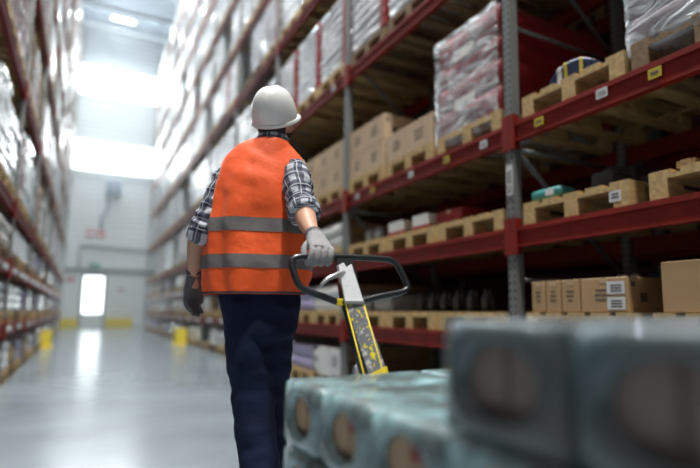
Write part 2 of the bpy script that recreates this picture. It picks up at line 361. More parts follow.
# ------------------------------------------------------------------ racks
BAY = 2.72
LEV = [.605, 1.315, 2.035, 3.50, 5.03, 6.30, 7.60, 8.90, 10.2, 11.5]      # undersides of the beams
BH = .135
XR, XL, XR2 = 2.445, -.76, 4.05
RD = 1.25
def rack(name, x, side, y0, nb, label, zt, posts_full=True, labels=None, levels=LEV, blabels=None):
    """x: face on the aisle; side +1 the rack goes to +x"""
    root = empty(name, (x, y0, 0)); tag(root, label, 'rack')
    fp = MB().box(0, .07 * side, -.038, .038, .0, zt, 'punched_post') if side > 0 else MB().box(-.07, 0, -.038, .038, 0, zt, 'punched_post')
    proto = None
    for k in range(nb + 1):
        if proto is None:
            br = MB(); zz = .2; q = 0
            while zz + .9 < zt:
                a, b = (.05 * side, (RD - .05) * side) if q % 2 == 0 else ((RD - .05) * side, .05 * side)
                br.tube([(a, 0, zz), (b, 0, zz + .9)], .018, 'galvanised', 6); br.tube([(a, 0, zz), (b, 0, zz)], .016, 'galvanised', 6)
                zz += .9; q += 1
            u = br.build('upright_frame', root)
            p1 = fp.build('post', u); p2 = p1.copy(); C.objects.link(p2); p2.parent = u; p2.location.x = (RD - .07) * side
            f1 = MB().box(-.02, .09, -.07, .07, 0, .012, 'galvanised').build('foot_plate', u); f1.location.x = 0 if side > 0 else -.07
            f2 = f1.copy(); C.objects.link(f2); f2.parent = u; f2.location.x = (RD - .07) * side - (0 if side > 0 else .07)
            proto = u
        else: u = clone(proto, root)
        u.location = (0, k * BAY, 0)
    bf = MB(); t0, t1 = (.012, .055)
    if side < 0: t0, t1 = -t1, -t0
    bf.rbox(min(t0, t1), max(t0, t1), .045, BAY - .045, 0, BH, 'rack_red', .004, 1)
    lip = (.0, .02) if side > 0 else (-.02, 0)
    bf.box(lip[0], lip[1], .045, BAY - .045, 0, .012, 'rack_red'); bf.box(lip[0], lip[1], .045, BAY - .045, BH - .03, BH, 'rack_red')
    cn = MB()
    cx = (-.012, .0) if side > 0 else (.0, .012)
    cn.box(cx[0], cx[1], .0015, .058, -.05, BH + .06, 'rack_red').box(min(0, .05 * side), max(0, .05 * side), .047, .053, -.05, BH + .06, 'rack_red')
    c2 = MB(); c2.box(cx[0], cx[1], BAY - .058, BAY - .0015, -.05, BH + .06, 'rack_red').box(min(0, .05 * side), max(0, .05 * side), BAY - .053, BAY - .047, -.05, BH + .06, 'rack_red')
    cells = [(k, l) for k in range(nb) for l in range(len(levels))]
    cells.sort(key=lambda c: (c[0] * BAY + y0 + 1.3) ** 2 + (levels[c[1]] - CAM_H) ** 2)
    pb = pc = None; rest = MB()
    for n, (k, l) in enumerate(cells):
        if n < 48:
            if pb is None: pb = bf.build('beam', root); pc = cn.build('beam_connector', pb); c2.build('beam_connector', pb); b = pb
            else: b = clone(pb, root)
            b.location = (0, k * BAY, levels[l])
            r = b.copy(); C.objects.link(r); r.parent = root; r.location.x = (RD - .07) * side
        else:
            for ox in (0, (RD - .07) * side):
                rest.box(min(t0, t1) + ox, max(t0, t1) + ox, k * BAY + .045, (k + 1) * BAY - .045, levels[l], levels[l] + BH, 'rack_red')
                for yy in (0.002, BAY - .085): rest.box(cx[0] + ox, cx[1] + ox, k * BAY + yy, k * BAY + yy + .083, levels[l] - .05, levels[l] + BH + .06, 'rack_red')
    if rest.v: tag(rest.build('beam', root), kind='stuff')
    for (yy, zz, w, h, mt, rot) in (blabels or []):
        lb = MB(); a = -.004 if side > 0 else .0
        lb.box(a - .002, a + .003, -w / 2, w / 2, -h / 2, h / 2, mt)
        if mt == 'paper':
            for q in range(5): lb.box(a - .003, a - .002, -w * .35 + q * w * .15, -w * .35 + q * w * .15 + w * .06, -h * .3, h * .25, 'print')
        else: lb.box(a - .003, a - .002, -w * .3, w * .3, -h * .15, h * .15, 'print')
        lo = lb.build('location_label', root, (0, yy - y0, zz))
    for k in range(nb):
        if side > 0 and (k < 3 or x > 3): continue
        for l, fr in ((0, (.08, .55)), (1, (.12, .45, .75))):
            for f in fr:
                w_ = MB().box(min(0, -.006 * side), 0 if side > 0 else .006, 0, .5, 0, .06, 'strip_white').build('pale_strip', root, (0, k * BAY + f * BAY, levels[l] + .04))  # pale strips along the two lowest beams of each bay
    return root
YR0, YL0 = -.01, 2.4
mat('strip_white', (.85, .88, .9), .25)
bl = []
for (y, z, mt) in ((2.42, 2.10, 'label_yellow'), (1.93, 2.115, 'paper'), (1.6, 2.105, 'label_yellow'), (2.98, 2.10, 'paper'), (3.45, 2.10, 'label_yellow'), (4.0, 2.10, 'paper'), (4.75, 2.1, 'label_yellow'), (5.1, 2.1, 'paper')):
    bl.append((y, z, .075, .055, mt, 0))
bl += [(2.71, 1.80, .06, .16, 'paper', 0), (2.71, 1.70, .055, .06, 'paper', 0), (5.8, 3.56, .1, .07, 'paper', 0), (10.9, 5.2, .12, .35, 'paper', 0)]
rack('pallet_rack', XR, 1, YR0, 10, 'tall red and grey pallet rack along the right of the aisle', 13.2, blabels=bl)
rack('pallet_rack', XL, -1, YL0, 9, 'tall red and grey pallet rack along the left of the aisle', 13.2)
rack('pallet_rack', XR2, 1, YR0, 4, 'dark pallet rack back to back behind the right rack', 6.5, levels=LEV[:4])
# guards at the rack feet
for (x, y, lab) in ((2.30, 15.3, 'yellow steel corner guard at the foot of the right rack'), (-.72, 15.6, 'yellow steel corner guard at the foot of the left rack')):
    g = MB(); g.rbox(-.16, .10, -.10, -.05, 0, .42, 'yellow_paint', .01).rbox(-.16, -.11, -.05, .55, 0, .42, 'yellow_paint', .01).box(-.2, .12, -.14, .6, 0, .012, 'yellow_paint')
    if x < 0:
        g = MB(); g.rbox(-.10, .13, -.10, -.05, 0, .42, 'yellow_paint', .01).rbox(.08, .13, -.05, .55, 0, .42, 'yellow_paint', .01).box(-.12, .17, -.14, .6, 0, .012, 'yellow_paint')
    tag(g.build('rack_guard', loc=(x, y, 0)), lab, 'guard')

# ------------------------------------------------------------------ pallets (0.8 on the aisle, 1.2 deep)
def pallet_mb(mt, w=.8, d=1.2):
    """x from 0 to d, y from 0 to w"""
    m = MB()
    for yb in (0, w / 2 - .05, w - .10): m.box(0, d, yb, yb + .10, 0, .022, mt)
    for yb in (0, w / 2 - .05, w - .10):
        for xb in (0, d / 2 - .07, d - .14): m.box(xb, xb + .14, yb, yb + .10, .022, .100, mt)
    for xb in (0, d / 2 - .07, d - .14): m.box(xb, xb + .14, 0, w, .100, .122, mt)
    for k in range(5):
        yb = k * (w - .12) / 4; m.box(0, d, yb, yb + .12, .122, .144, mt)
    return m
PROTO = {}
def get(kind, maker):
    if kind not in PROTO: PROTO[kind] = maker(); return PROTO[kind], True
    return PROTO[kind], False
def put(kind, maker, loc, label, cat, group, rz=0, scale=None):
    p, first = get(kind, maker)
    o = p if first else clone(p)
    o.location = loc; o.rotation_euler = (0, 0, rz)
    if scale: o.scale = scale
    tag(o, label, cat, group); return o
def wood_pallet(loc, label, dark=False, rz=0, group='wooden pallets on the racks'):
    k = 'pd' if dark else 'pl'
    return put(k, lambda: pallet_mb('wood_dark' if dark else 'wood').build('wooden_pallet'), loc, label, 'pallet', group, rz)
PH = .146
def top(l): return LEV[l] + BH + .001

def crumple(amp, fr, seed):
    def f(v):
        n = noise.noise_vector(Vector((v.x * fr + seed, v.y * fr, v.z * fr * 1.6))); return v + n * amp
    return f
def wrapped(kind, h, layers, front, side, w=.80, d=1.18, seed=0, film=None):
    """layers of goods: front on the aisle, other colour to the sides"""
    m = MB(); lh = h / layers; rnd = random.Random(seed + 3)
    for i in range(layers):
        ins = rnd.uniform(0, .018); z0 = i * lh
        bm = bmesh.new(); bmesh.ops.create_cube(bm, size=1)
        for v in bm.verts: v.co = Vector((d / 2 + v.co.x * (d - 2 * ins), w / 2 + v.co.y * (w - 2 * ins), z0 + lh / 2 + v.co.z * lh))
        bmesh.ops.subdivide_edges(bm, edges=bm.edges[:], cuts=3, use_grid_fill=True)
        for v in bm.verts:
            t = (v.co.z - z0) / lh; b = math.sin(math.pi * t) * .022 - .012
            n = noise.noise(Vector((v.co.x * 5, v.co.y * 5 + seed, v.co.z * 9))) * .02
            cx_, cy_ = v.co.x - d / 2, v.co.y - w / 2; L = math.hypot(cx_, cy_) or 1
            v.co.x += cx_ / L * (b + n); v.co.y += cy_ / L * (b + n)
        bm.normal_update(); bm.verts.index_update()
        vs = [v.co.copy() for v in bm.verts]; fa = []; fb = []
        for f in bm.faces:
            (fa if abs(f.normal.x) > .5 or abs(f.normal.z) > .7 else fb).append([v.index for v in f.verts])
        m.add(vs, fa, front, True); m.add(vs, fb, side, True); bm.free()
    return m
def load(kind, loc, label, cat, group, h=None, rz=0):
    spec = {
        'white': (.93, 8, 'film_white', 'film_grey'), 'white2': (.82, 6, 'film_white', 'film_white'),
        'white3': (.965, 5, 'film_white', 'film_grey'), 'red': (.92, 8, 'film_white', 'red_carton'),  # red load's white front is the bright aisle's reflection, painted on
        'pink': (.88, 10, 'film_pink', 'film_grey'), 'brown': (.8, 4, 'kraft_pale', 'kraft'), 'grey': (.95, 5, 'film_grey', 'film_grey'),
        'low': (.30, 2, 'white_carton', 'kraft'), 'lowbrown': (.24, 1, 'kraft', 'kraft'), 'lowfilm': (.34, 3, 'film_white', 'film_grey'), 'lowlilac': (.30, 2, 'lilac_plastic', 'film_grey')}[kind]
    def mk():
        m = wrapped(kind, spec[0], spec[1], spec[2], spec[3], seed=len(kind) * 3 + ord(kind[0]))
        if kind in ('red',):
            for i in range(8): m.box(-.004, .04, -.012, .10, i * .115 + .01, i * .115 + .105, 'red_carton')
        return m.build({'red': 'carton_load', 'brown': 'carton_load', 'low': 'carton_load', 'lowbrown': 'carton_load', 'pink': 'tray_load', 'lowfilm': 'wrapped_goods', 'lowlilac': 'plastic_goods'}.get(kind, 'wrapped_load'))
    return put(kind, mk, loc, label, cat, group, rz)

import mathutils
Fv = Vector((math.sin(R(CAM_YAW)) * math.cos(R(CAM_PITCH)), math.cos(R(CAM_YAW)) * math.cos(R(CAM_PITCH)), math.sin(R(CAM_PITCH))))
Rv = Vector((math.cos(R(CAM_YAW)), -math.sin(R(CAM_YAW)), 0)); Uv = Rv.cross(Fv)
def vis(x, y, z):         # is any of this pallet place inside the picture?
    q = Vector((x, y, z - CAM_H)); dd = q.dot(Fv)
    if dd < .2: return False
    px = 405 + 538 * q.dot(Rv) / dd; py = 241 - 538 * q.dot(Uv) / dd
    return -25 < px < 720 and -12 < py
ORD = ['floor', 'first shelf', 'second shelf', 'third shelf', 'fourth shelf', 'fifth shelf', 'sixth shelf', 'seventh shelf', 'eighth shelf', 'ninth shelf', 'top shelf']
NUM = ['first', 'second', 'third', 'fourth', 'fifth', 'sixth', 'seventh', 'eighth', 'ninth', 'tenth', 'eleventh']
POS = ['near', 'middle', 'far']
DESC = {'white': 'white film-wrapped sack load', 'white2': 'low white film-wrapped load', 'white3': 'tall white film-wrapped load', 'red': 'red carton load with painted white sheen',
        'pink': 'pinkish film-wrapped tray load', 'brown': 'pale brown carton load', 'grey': 'grey film-wrapped load', 'low': 'low stack of pale cartons', 'lowbrown': 'low brown carton layer', 'lowfilm': 'low white film-wrapped goods', 'lowlilac': 'low lilac plastic goods'}
slots = []
for side, nb, y0, kmin in (('right', 10, YR0, 2), ('left', 9, YL0, 1)):
    for k in range(kmin, nb):
        for l in range(0, len(LEV) + 1):
            for j in range(3):
                z = 0.013 if l == 0 else top(l - 1)
                y = y0 + k * BAY + .08 + j * .87
                x = XR + .01 if side == 'right' else XL - .01
                zt = LEV[l] if l < len(LEV) else 13.5
                if not vis(x, y + .4, z): continue
                slots.append((math.hypot(y, z), side, k, l, j, x, y, z, zt))
for k in (0, 1, 2):            # out-of-view loads added on the near upper shelves to shade the shelves below
    for l in range(4, 8):
        for j in range(3):
            y = YR0 + k * BAY + .08 + j * .87
            if (k == 1 and l == 4) or vis(XR, y + .4, top(l - 1)): continue
            slots.append((math.hypot(y, top(l - 1)), 'right', k, l, j, XR + .01, y, top(l - 1), LEV[l]))
slots.sort()
rnd = random.Random(11)
rest = MB(); npal = 0
for (dd, side, k, l, j, x, y, z, zt) in slots:
    special = (side == 'right' and k == 2 and l in (3, 4)) or (side == 'right' and k in (2, 3) and l == 0 and False)
    if side == 'right' and k == 2 and l == 3: continue
    if rnd.random() < .05 and dd > 9 and l < 4: continue
    y += rnd.uniform(-.015, .015)
    head = zt - z - PH
    px = x if side == 'right' else x - 1.2
    where = '%s of %s bay, %s of %s rack' % (POS[j], NUM[k], ORD[l], side)
    dark = rnd.random() < .25
    npal += 1
    if npal <= 280: wood_pallet((px, y, z), 'wooden pallet, %s' % where, dark)
    else:
        mm = pallet_mb('wood'); rest.add([(a + px, b + y, c + z) for a, b, c in mm.v], mm.f, 'wood')
    if head < .75: kd = rnd.choice(['low', 'lowbrown', 'lowfilm', 'lowfilm', 'lowlilac', 'low'])
    elif side == 'right': kd = rnd.choice(['white', 'white3', 'white', 'white2', 'red', 'grey', 'white'])
    else: kd = rnd.choice(['white', 'pink', 'white3', 'pink', 'white2', 'brown', 'red'])
    if side == 'right' and k == 2 and l == 4: kd = 'red'
    if side == 'right' and k == 2 and l == 5: kd = 'white3'
    if rnd.random() < .13 and not (side == 'left' and k < 4) and not (side == 'right' and k == 2): continue
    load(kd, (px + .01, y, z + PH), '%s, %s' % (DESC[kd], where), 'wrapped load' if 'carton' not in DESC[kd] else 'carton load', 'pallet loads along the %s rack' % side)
if rest.v: tag(rest.build('wooden_pallet'), 'far wooden pallets high in the racks', 'pallets', kind='stuff')

# ------------------------------------------------------------------ near goods in the right rack
def carton(name, sx, sy, sz, mt='kraft', tape=True, marks=1, labels=0, seed=0):
    """x 0..sx deep, y 0..sy along the shelf, z 0..sz; aisle face at x=0, near side at y=0"""
    rn = random.Random(seed); m = MB().rbox(0, sx, 0, sy, 0, sz, mt, .004, 1)
    o = m.build(name)
    if tape: MB().box(-.0012, sx + .0012, sy / 2 - .025, sy / 2 + .025, sz - .03, sz + .0012, 'tape').build('tape', o)
    if marks:
        for q in range(3): 
            w = sy * rn.uniform(.25, .42); a = sy * .52 - w / 2; zz = sz * (.62 - q * .14); MB().box(-.0012, 0, a, a + w, zz, zz + sz * .05, 'print').build('print_mark', o)
        MB().box(.03, .06, -.0012, 0, sz * .72, sz * .86, 'print').build('print_mark', o); MB().box(.10, .16, -.0012, 0, sz * .3, sz * .55, 'print').build('print_mark', o)
    if labels:
        for zz in (.52, .08):
            a = MB().box(-.0022, -.0008, sy * .06, sy * .42, sz * zz, sz * (zz + .36), 'paper')
            for q in range(3): a.box(-.003, -.0022, sy * .12, sy * .34, sz * (zz + .07 + q * .08), sz * (zz + .105 + q * .08), 'print')
            a.build('shipping_label', o)
    return o
def place(o, loc, label, cat, group=None): o.location = loc; return tag(o, label, cat, group)
X0 = XR + .012
# bay 0 (nearest): shelf 3
wood_pallet((X0, 1.785, top(2)), 'worn open pallet on the upper shelf carrying a blue and yellow bag')
wood_pallet((X0 - .01, .935, top(2)), 'dark wooden pallet under wine-red cartons at the top right corner', dark=True)
wood_pallet((X0, .06, top(2)), 'dark wooden pallet on the upper shelf beyond the right edge', dark=True)
g = wrapped('n', .75, 5, 'wine_carton', 'wine_carton', seed=5).build('carton_load', loc=(X0 + .01, .94, top(2) + PH)); tag(g, 'wine-red cartons in clear film on the pallet at the top right corner', 'carton load')
fm = MB(); fm.rbox(-.02, 1.2, -.02, .82, -.06, .78, 'film_clear', sub=14, disp=crumple(.012, 7, 3)); fm.build('stretch_film', g)
# bag of blue and yellow
g = empty('product_bag', (X0 + .10, 2.02, top(2) + PH)); tag(g, 'dark blue bag with yellow stripes lying on the upper pallet', 'bag')
def bag(v):
    q = Vector((v.x, v.y, v.z)); t = math.cos(min(1, abs(v.y) / .19) * 1.45) ; q.z = v.z * (.35 + .75 * t) + noise.noise(v * 9) * .012; q.x += noise.noise(v * 7 + Vector((5, 0, 0))) * .012; return q
MB().rbox(0, .30, -.18, .18, 0, .11, 'blue_plastic', sub=9, disp=bag).build('bag_body', g)
for (a, b, mt) in ((-.09, -.07, 'label_yellow'), (.035, .055, 'label_yellow'), (.08, .11, 'paper')):
    MB().rbox(-.006, .306, a, b, .0, .114, mt, sub=9, disp=bag).build('stripe', g)
g.location.y = 2.2; g.location.x = X0 + .05
# shelf 2
wood_pallet((X0, 1.80, top(1)), 'empty pallet with a white tag on its block, right of the grey post')
wood_pallet((X0, .88, top(1)), 'pallet at the right edge of the middle shelf', dark=False)
wood_pallet((X0, .0, top(1)), 'pallet on the middle shelf beyond the right edge', dark=True)
g = MB().box(-.002, 0, 0, .075, 0, .06, 'paper').box(-.003, -.002, .015, .06, .02, .028, 'print').box(-.003, -.002, .015, .06, .038, .046, 'print').build('pallet_tag', loc=(X0, 1.85, top(1) + .035)); tag(g, 'white paper tag stuck on the block of the middle-shelf pallet', 'tag')
g = MB().rbox(0, .16, 0, .26, 0, .075, 'teal_plastic', .03, 4).build('bottle_pack', loc=(X0 + .02, 2.30, top(1) + PH)); tag(g, 'teal plastic pack lying on the pallet beside the post', 'pack')
MB().box(-.001, .0, .05, .12, .02, .06, 'paper').build('pack_label', g)
for i, (yy, w, h, xx) in enumerate(((2.02, .16, .13, .15), (1.88, .11, .10, .35), (2.08, .10, .21, .45))):
    g = MB().rbox(0, .2, 0, w, 0, h, 'black_plastic', .025, 3).build('tool_case', loc=(X0 + xx, yy, top(1) + PH)); MB().tube([(.1, w * .2, h), (.1, w * .25, h + .03), (.1, w * .75, h + .03), (.1, w * .8, h)], .008, 'black_plastic', 6).build('handle', g)
    tag(g, ('black tool case in front on the middle-shelf pallet', 'small black case at the right of the middle-shelf pallet', 'tall black case at the back of the middle-shelf pallet')[i], 'case')
g = carton('small_box', .12, .10, .04, 'kraft', seed=4); place(g, (X0 + .05, 1.46, top(1) + PH), 'small flat carton on the pallet at the right edge', 'carton')
# shelf 1 - cartons with labels
wood_pallet((X0, 1.80, top(0)), 'pallet under the row of low brown cartons', dark=False)
wood_pallet((X0, .90, top(0)), 'pallet under the big plain carton', dark=False)
zc = top(0) + PH
for i, (ya, w, lb) in enumerate(((2.44, .12, 0), (2.315, .12, 0), (2.17, .14, 0), (1.845, .32, 1))):
    g = carton('brown_carton', .38, w - .004, .19, 'kraft', labels=lb, seed=i)
    place(g, (X0 + .01, ya, zc), ('narrow brown carton next to the grey post', 'second narrow brown carton from the grey post', 'third brown carton from the grey post', 'wide brown carton with two white labels on the lower shelf')[i], 'carton', 'brown cartons on the lower shelf')
g = carton('brown_carton', .5, .68, .25, 'kraft', marks=1, seed=9); place(g, (X0 + .01, .97, zc), 'large plain brown carton at the right edge of the lower shelf', 'carton')
for i, (yy, mt) in enumerate(((2.25, 'white_plastic'), (2.15, 'white_plastic'), (2.02, 'blue_plastic'))):
    g = MB().cyl((0, 0, 0), (0, 0, .2), .035, 'film_grey').build('spray_can', loc=(X0 + .5, yy, zc)); MB().cyl((0, 0, .2), (0, 0, .235), .028, mt).build('cap', g)
    tag(g, ('can with white cap behind the cartons, left one', 'can with white cap behind the cartons, right one', 'can with blue cap behind the wide carton')[i], 'can')
# floor level near
for i, (yy, h) in enumerate(((1.8, .3), (.9, .3))):
    wood_pallet((X0, yy, .013), ('floor pallet under the nearest rack bay', 'second floor pallet under the nearest rack bay')[i], dark=True)
# bay 1
ya = YR0 + BAY + .07
wood_pallet((X0, 2.80, top(2)), 'pallet under the wrapped red load left of the grey post', dark=False)
wood_pallet((X0, 3.68, top(2)), 'pallet under the single row of pale cartons')
wood_pallet((X0, 4.54, top(2)), 'pallet under the double stacked pale cartons')
g = wrapped('n', .82, 4, 'red_carton', 'red_carton', w=.80, seed=8).build('carton_load', loc=(X0 + .02, 2.805, top(2) + PH)); tag(g, 'tall red carton load wrapped in clear shiny film left of the grey post', 'wrapped load')
fm = MB(); fm.rbox(-.015, 1.2, .045, .83, -.10, .84, 'film_clear', sub=16, disp=crumple(.016, 6, 1)); fm.build('stretch_film', g)
pp = MB()
for i in (1, 4): pp = MB().box(-.017, -.012, .30, .55, i * .137 + .02, i * .137 + .11, 'white_carton').build('printed_panel', g)
zc = top(2) + PH
for i in range(2): place(carton('pale_carton', .38, .394, .27, 'kraft_pale', seed=20 + i, marks=1), (X0 + .01, 3.70 + i * .40, zc), 'pale carton in the single row on the upper shelf, %s' % ('next to the wrapped red load', 'far one')[i], 'carton', 'single row of pale cartons')
for r_ in range(2):
    for i in range(2):
        for q in range(2):
            place(carton('pale_carton', .38, .394, .27, 'kraft_pale', seed=30 + i + r_ * 3, marks=(q == 0)), (X0 + .01 + q * .4, 4.56 + i * .40, zc + r_ * .273), 'pale carton of the double stack, %s row, %s, %s' % (('lower', 'upper')[r_], ('near', 'far')[i], ('front', 'back')[q]), 'carton', 'double stacked pale cartons')
for i in range(2):
    for q in range(2): place(carton('pale_carton', .38, .394, .27, 'kraft_pale', seed=40 + i, marks=0), (X0 + .41, 3.70 + i * .40, zc + q * .273), 'pale carton behind the single row, %s %s' % (('lower', 'upper')[q], ('near', 'far')[i]), 'carton', 'pale cartons behind the single row')
# bay 2 same shelf: double stack
for j in range(3):
    yb = YR0 + 2 * BAY + .08 + j * .87
    wood_pallet((X0, yb, top(2)), 'pallet under cartons %s the worker on the third shelf' % ('just right of', 'behind', 'left behind')[j])
    for r_ in range(2):
        for i in range(2): place(carton('pale_carton', .6, .394, .27, 'kraft_pale', seed=50 + i, marks=1), (X0 + .01, yb + i * .40, zc + r_ * .273), 'pale carton beyond the worker, %s pallet, %s row, %s' % (POS[j], ('lower', 'upper')[r_], ('near', 'far')[i]), 'carton', 'pale cartons beyond the worker')
# bay 1 upper shelf (z 3.6)
for j in range(3):
    yb = YR0 + BAY + .08 + j * .87
    wood_pallet((X0, yb, top(3)), '%s pallet on the highest visible shelf above the pale cartons' % POS[j], dark=True)
load('red', (X0, YR0 + BAY + .08 + 1.74, top(3) + PH), 'red carton load, its front sheen painted white, above the pale cartons', 'wrapped load', 'pallet loads along the right rack')
load('red', (X0, YR0 + BAY + .08 + .87, top(3) + PH), 'second red carton load, its front sheen painted white, above the single carton row', 'wrapped load', 'pallet loads along the right rack')
# bay 1 shelf 2
zc = top(1) + PH
for j, yb in enumerate((2.80, 3.66, 4.52)): wood_pallet((X0, yb, top(1)), '%s pale pallet on the middle shelf left of the grey post' % POS[j])
for (yy, w, h, mt, lb) in ((4.22, .27, .13, 'white_carton', 'white box with a red base on the middle shelf, left one'), (3.80, .25, .13, 'white_carton', 'white box with a red base on the middle shelf, right one')):
    g = MB().rbox(0, .3, 0, w, .03, h, mt, .004, 1).build('white_box', loc=(X0 + .03, yy, zc)); MB().box(-.004, .304, -.004, w + .004, 0, .035, 'red_carton').build('tray', g); tag(g, lb, 'box')
g = carton('red_carton_box', .35, .36, .12, 'red_carton', marks=0, seed=60); place(g, (X0 + .08, 3.38, zc), 'flat red carton behind the white box on the middle shelf', 'carton')
for i, yy in enumerate((4.75, 4.95)):
    g = MB().cyl((.06, .06, 0), (.06, .06, .12), .055, 'film_grey', 20).cyl((.06, .06, .12), (.06, .06, .14), .035, 'film_grey', 20).build('plastic_jar', loc=(X0 + .05, yy, zc)); tag(g, 'grey plastic jar on the far middle-shelf pallet, %s one' % ('right', 'left')[i], 'jar')
g = MB().rbox(0, .3, 0, .2, 0, .13, 'teal_film_solid', .03, 3).build('teal_pack', loc=(X0 + .02, 5.75, zc)); tag(g, 'shiny pale teal pack just right of the gloved hand', 'pack')
# bay 1 shelf 1
zc = top(0) + PH
for j, yb in enumerate((2.80, 3.66, 4.52)): wood_pallet((X0, yb, top(0)), '%s pallet on the lower shelf beside the jack handle' % POS[j])
for j in range(12):
    g = put('bottle', lambda: MB().tube([(0, 0, 0), (0, 0, .11), (0, 0, .14), (0, 0, .17)], [.033, .033, .012, .012], 'black_plastic', 10).build('bottle'), (X0 + .12 + (j % 2) * .12, 3.15 + j * .09, zc), 'small dark bottle on the lower shelf, %s from the right' % ['first', 'second', 'third', 'fourth', 'fifth', 'sixth', 'seventh', 'eighth', 'ninth', 'tenth', 'eleventh', 'twelfth'][j], 'bottle', 'bottles on the lower shelf')
for j, yy in enumerate((4.55, 5.0)):
    g = carton('white_box', .35, .34, .16, 'film_grey', marks=0, tape=False, seed=70); place(g, (X0 + .1, yy, zc), 'grey box on the lower shelf left of the jack handle, %s one' % ('near', 'far')[j], 'box')
# floor level, bays 1 and 2
for j, yb in enumerate((2.85, 3.72, 4.55)): wood_pallet((X0, yb, .013), '%s floor pallet in the second rack bay' % POS[j], dark=True)
g = carton('white_box', .5, .62, .46, 'white_carton', marks=0, labels=1, seed=71); place(g, (X0 + .0, 5.52, .013), 'large white carton standing on the floor under the rack', 'box')
for j in range(2):
    g = carton('brown_carton', .5, .7, .40, 'kraft', marks=1, seed=72 + j); place(g, (X0 + .04, 6.25 + j * .8, .013), 'brown carton on the floor beside the white one, %s one' % POS[j * 2], 'carton')
g = empty('canister', (X0 + .06, 5.05, .013 + PH)); tag(g, 'silvery round canister on the floor pallet below the handle', 'canister')
MB().tube([(0, 0, 0), (0, 0, .02), (0, 0, .16), (0, 0, .20)], [.09, .10, .10, .05], 'bare_steel', 18).build('tank', g); MB().tube([(0, 0, .2), (0, 0, .24)], .05, 'bare_steel', 12).build('valve', g)
# dark goods in the rack behind
for k in range(3):
    for l in range(0, 4):
        for j in range(3):
            z = top(l); yb = YR0 + k * BAY + .08 + j * .87
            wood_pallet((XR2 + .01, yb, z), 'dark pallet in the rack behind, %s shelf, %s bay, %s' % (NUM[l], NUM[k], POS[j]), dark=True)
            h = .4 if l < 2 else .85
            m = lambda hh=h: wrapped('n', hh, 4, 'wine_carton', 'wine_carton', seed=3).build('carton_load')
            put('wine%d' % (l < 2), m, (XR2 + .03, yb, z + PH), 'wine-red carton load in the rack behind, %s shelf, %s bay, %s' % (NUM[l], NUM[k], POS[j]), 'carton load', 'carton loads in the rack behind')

# ------------------------------------------------------------------ pallet jack with its load
LX0, LY0, LY1 = .46, .19, 1.39
PZ0 = .100
wp = pallet_mb('wood', w=.8, d=1.2)
wp.v = [(b, a, c) for a, b, c in wp.v]; wp.f = [f[::-1] for f in wp.f]
o = wp.build('wooden_pallet', loc=(LX0, LY0, PZ0)); tag(o, 'wooden pallet on the jack forks under the teal packs', 'pallet')
def pack_proto(film='teal_film_solid', inner='kraft_pale', square=8.0):
    sx, sy, sz = .392, .236, .158
    r = empty('shrink_wrapped_pack')
    c = MB()
    for i in range(3):
        for j in range(2): c.rbox(.015 + i * .122, .015 + i * .122 + .118, .012 + j * .106, .012 + j * .106 + .102, .004, sz - .008, inner, .01, 2)
    c.build('inner_carton', r)
    # printed band on the end carton
    p = MB(); p.box(.0125, .0145, .06, .18, .03, .045, 'print').box(.0125, .0145, .07, .11, .09, .11, 'red_carton')
    if inner == 'carton_dull': p = MB().box(.0125, .0145, .07, .17, .03, .045, 'print')
    p.build('print_mark', r)
    # film skin, open in an oval at both ends (x=0 and x=sx), film bunched round the hole
    m = MB(); N = 40; prof = []
    def ring(x, s, oval):
        out = []
        for k in range(N):
            a = 2 * math.pi * k / N; ca, sa = math.cos(a), math.sin(a)
            e = 2 / (2.0 if oval else square)
            y = math.copysign(abs(ca) ** e, ca) * sy / 2 * s; z = math.copysign(abs(sa) ** e, sa) * sz / 2 * s
            rr = noise.noise(Vector((ca * 2.5 + x * 9, sa * 2.5, x * 6))) * .004
            out.append((x, sy / 2 + y * (1 + rr * 8), sz / 2 + z))
        return out
    rings = [ring(.012, .60, True), ring(-.004, .66, True), ring(-.006, .78, True), ring(.002, .97, False), ring(.02, 1.0, False)] + [ring(.02 + (sx - .04) * t / 8, 1.0 - .015 * math.sin(t * 2.3) ** 2, False) for t in range(1, 8)] + [ring(sx - .02, 1.0, False), ring(sx - .002, .97, False), ring(sx + .006, .78, True), ring(sx + .004, .66, True), ring(sx - .012, .6, True)]
    vs = [v for rg in rings for v in rg]; fs = []
    for i in range(len(rings) - 1):
        for k in range(N): fs.append((i * N + k, i * N + (k + 1) % N, (i + 1) * N + (k + 1) % N, (i + 1) * N + k))
    m.add(vs, fs, film, True); m.build('shrink_film', r)
    return r
rows = [('far end', 'second from the far end', 'middle', 'second from the near end', 'near end'), ('bottom layer', 'second layer', 'third layer', 'top layer')]
for lay in range(4):
    for i in range(5):
        if lay == 3 and i < 3: continue
        for j in range(2):
            o = put('pack' if lay < 3 else 'pack_top', pack_proto if lay < 3 else (lambda: pack_proto('grey_film_solid', 'carton_dull', 18.0)), (LX0 + .004 + j * .4, LY1 - .24 * (i + 1) + .002, PZ0 + .145 + lay * .1615), 'teal film-wrapped pack of cartons, %s, %s, %s column' % (rows[1][lay], rows[0][i], ('left', 'right')[j]), 'pack', 'teal packs on the jack')
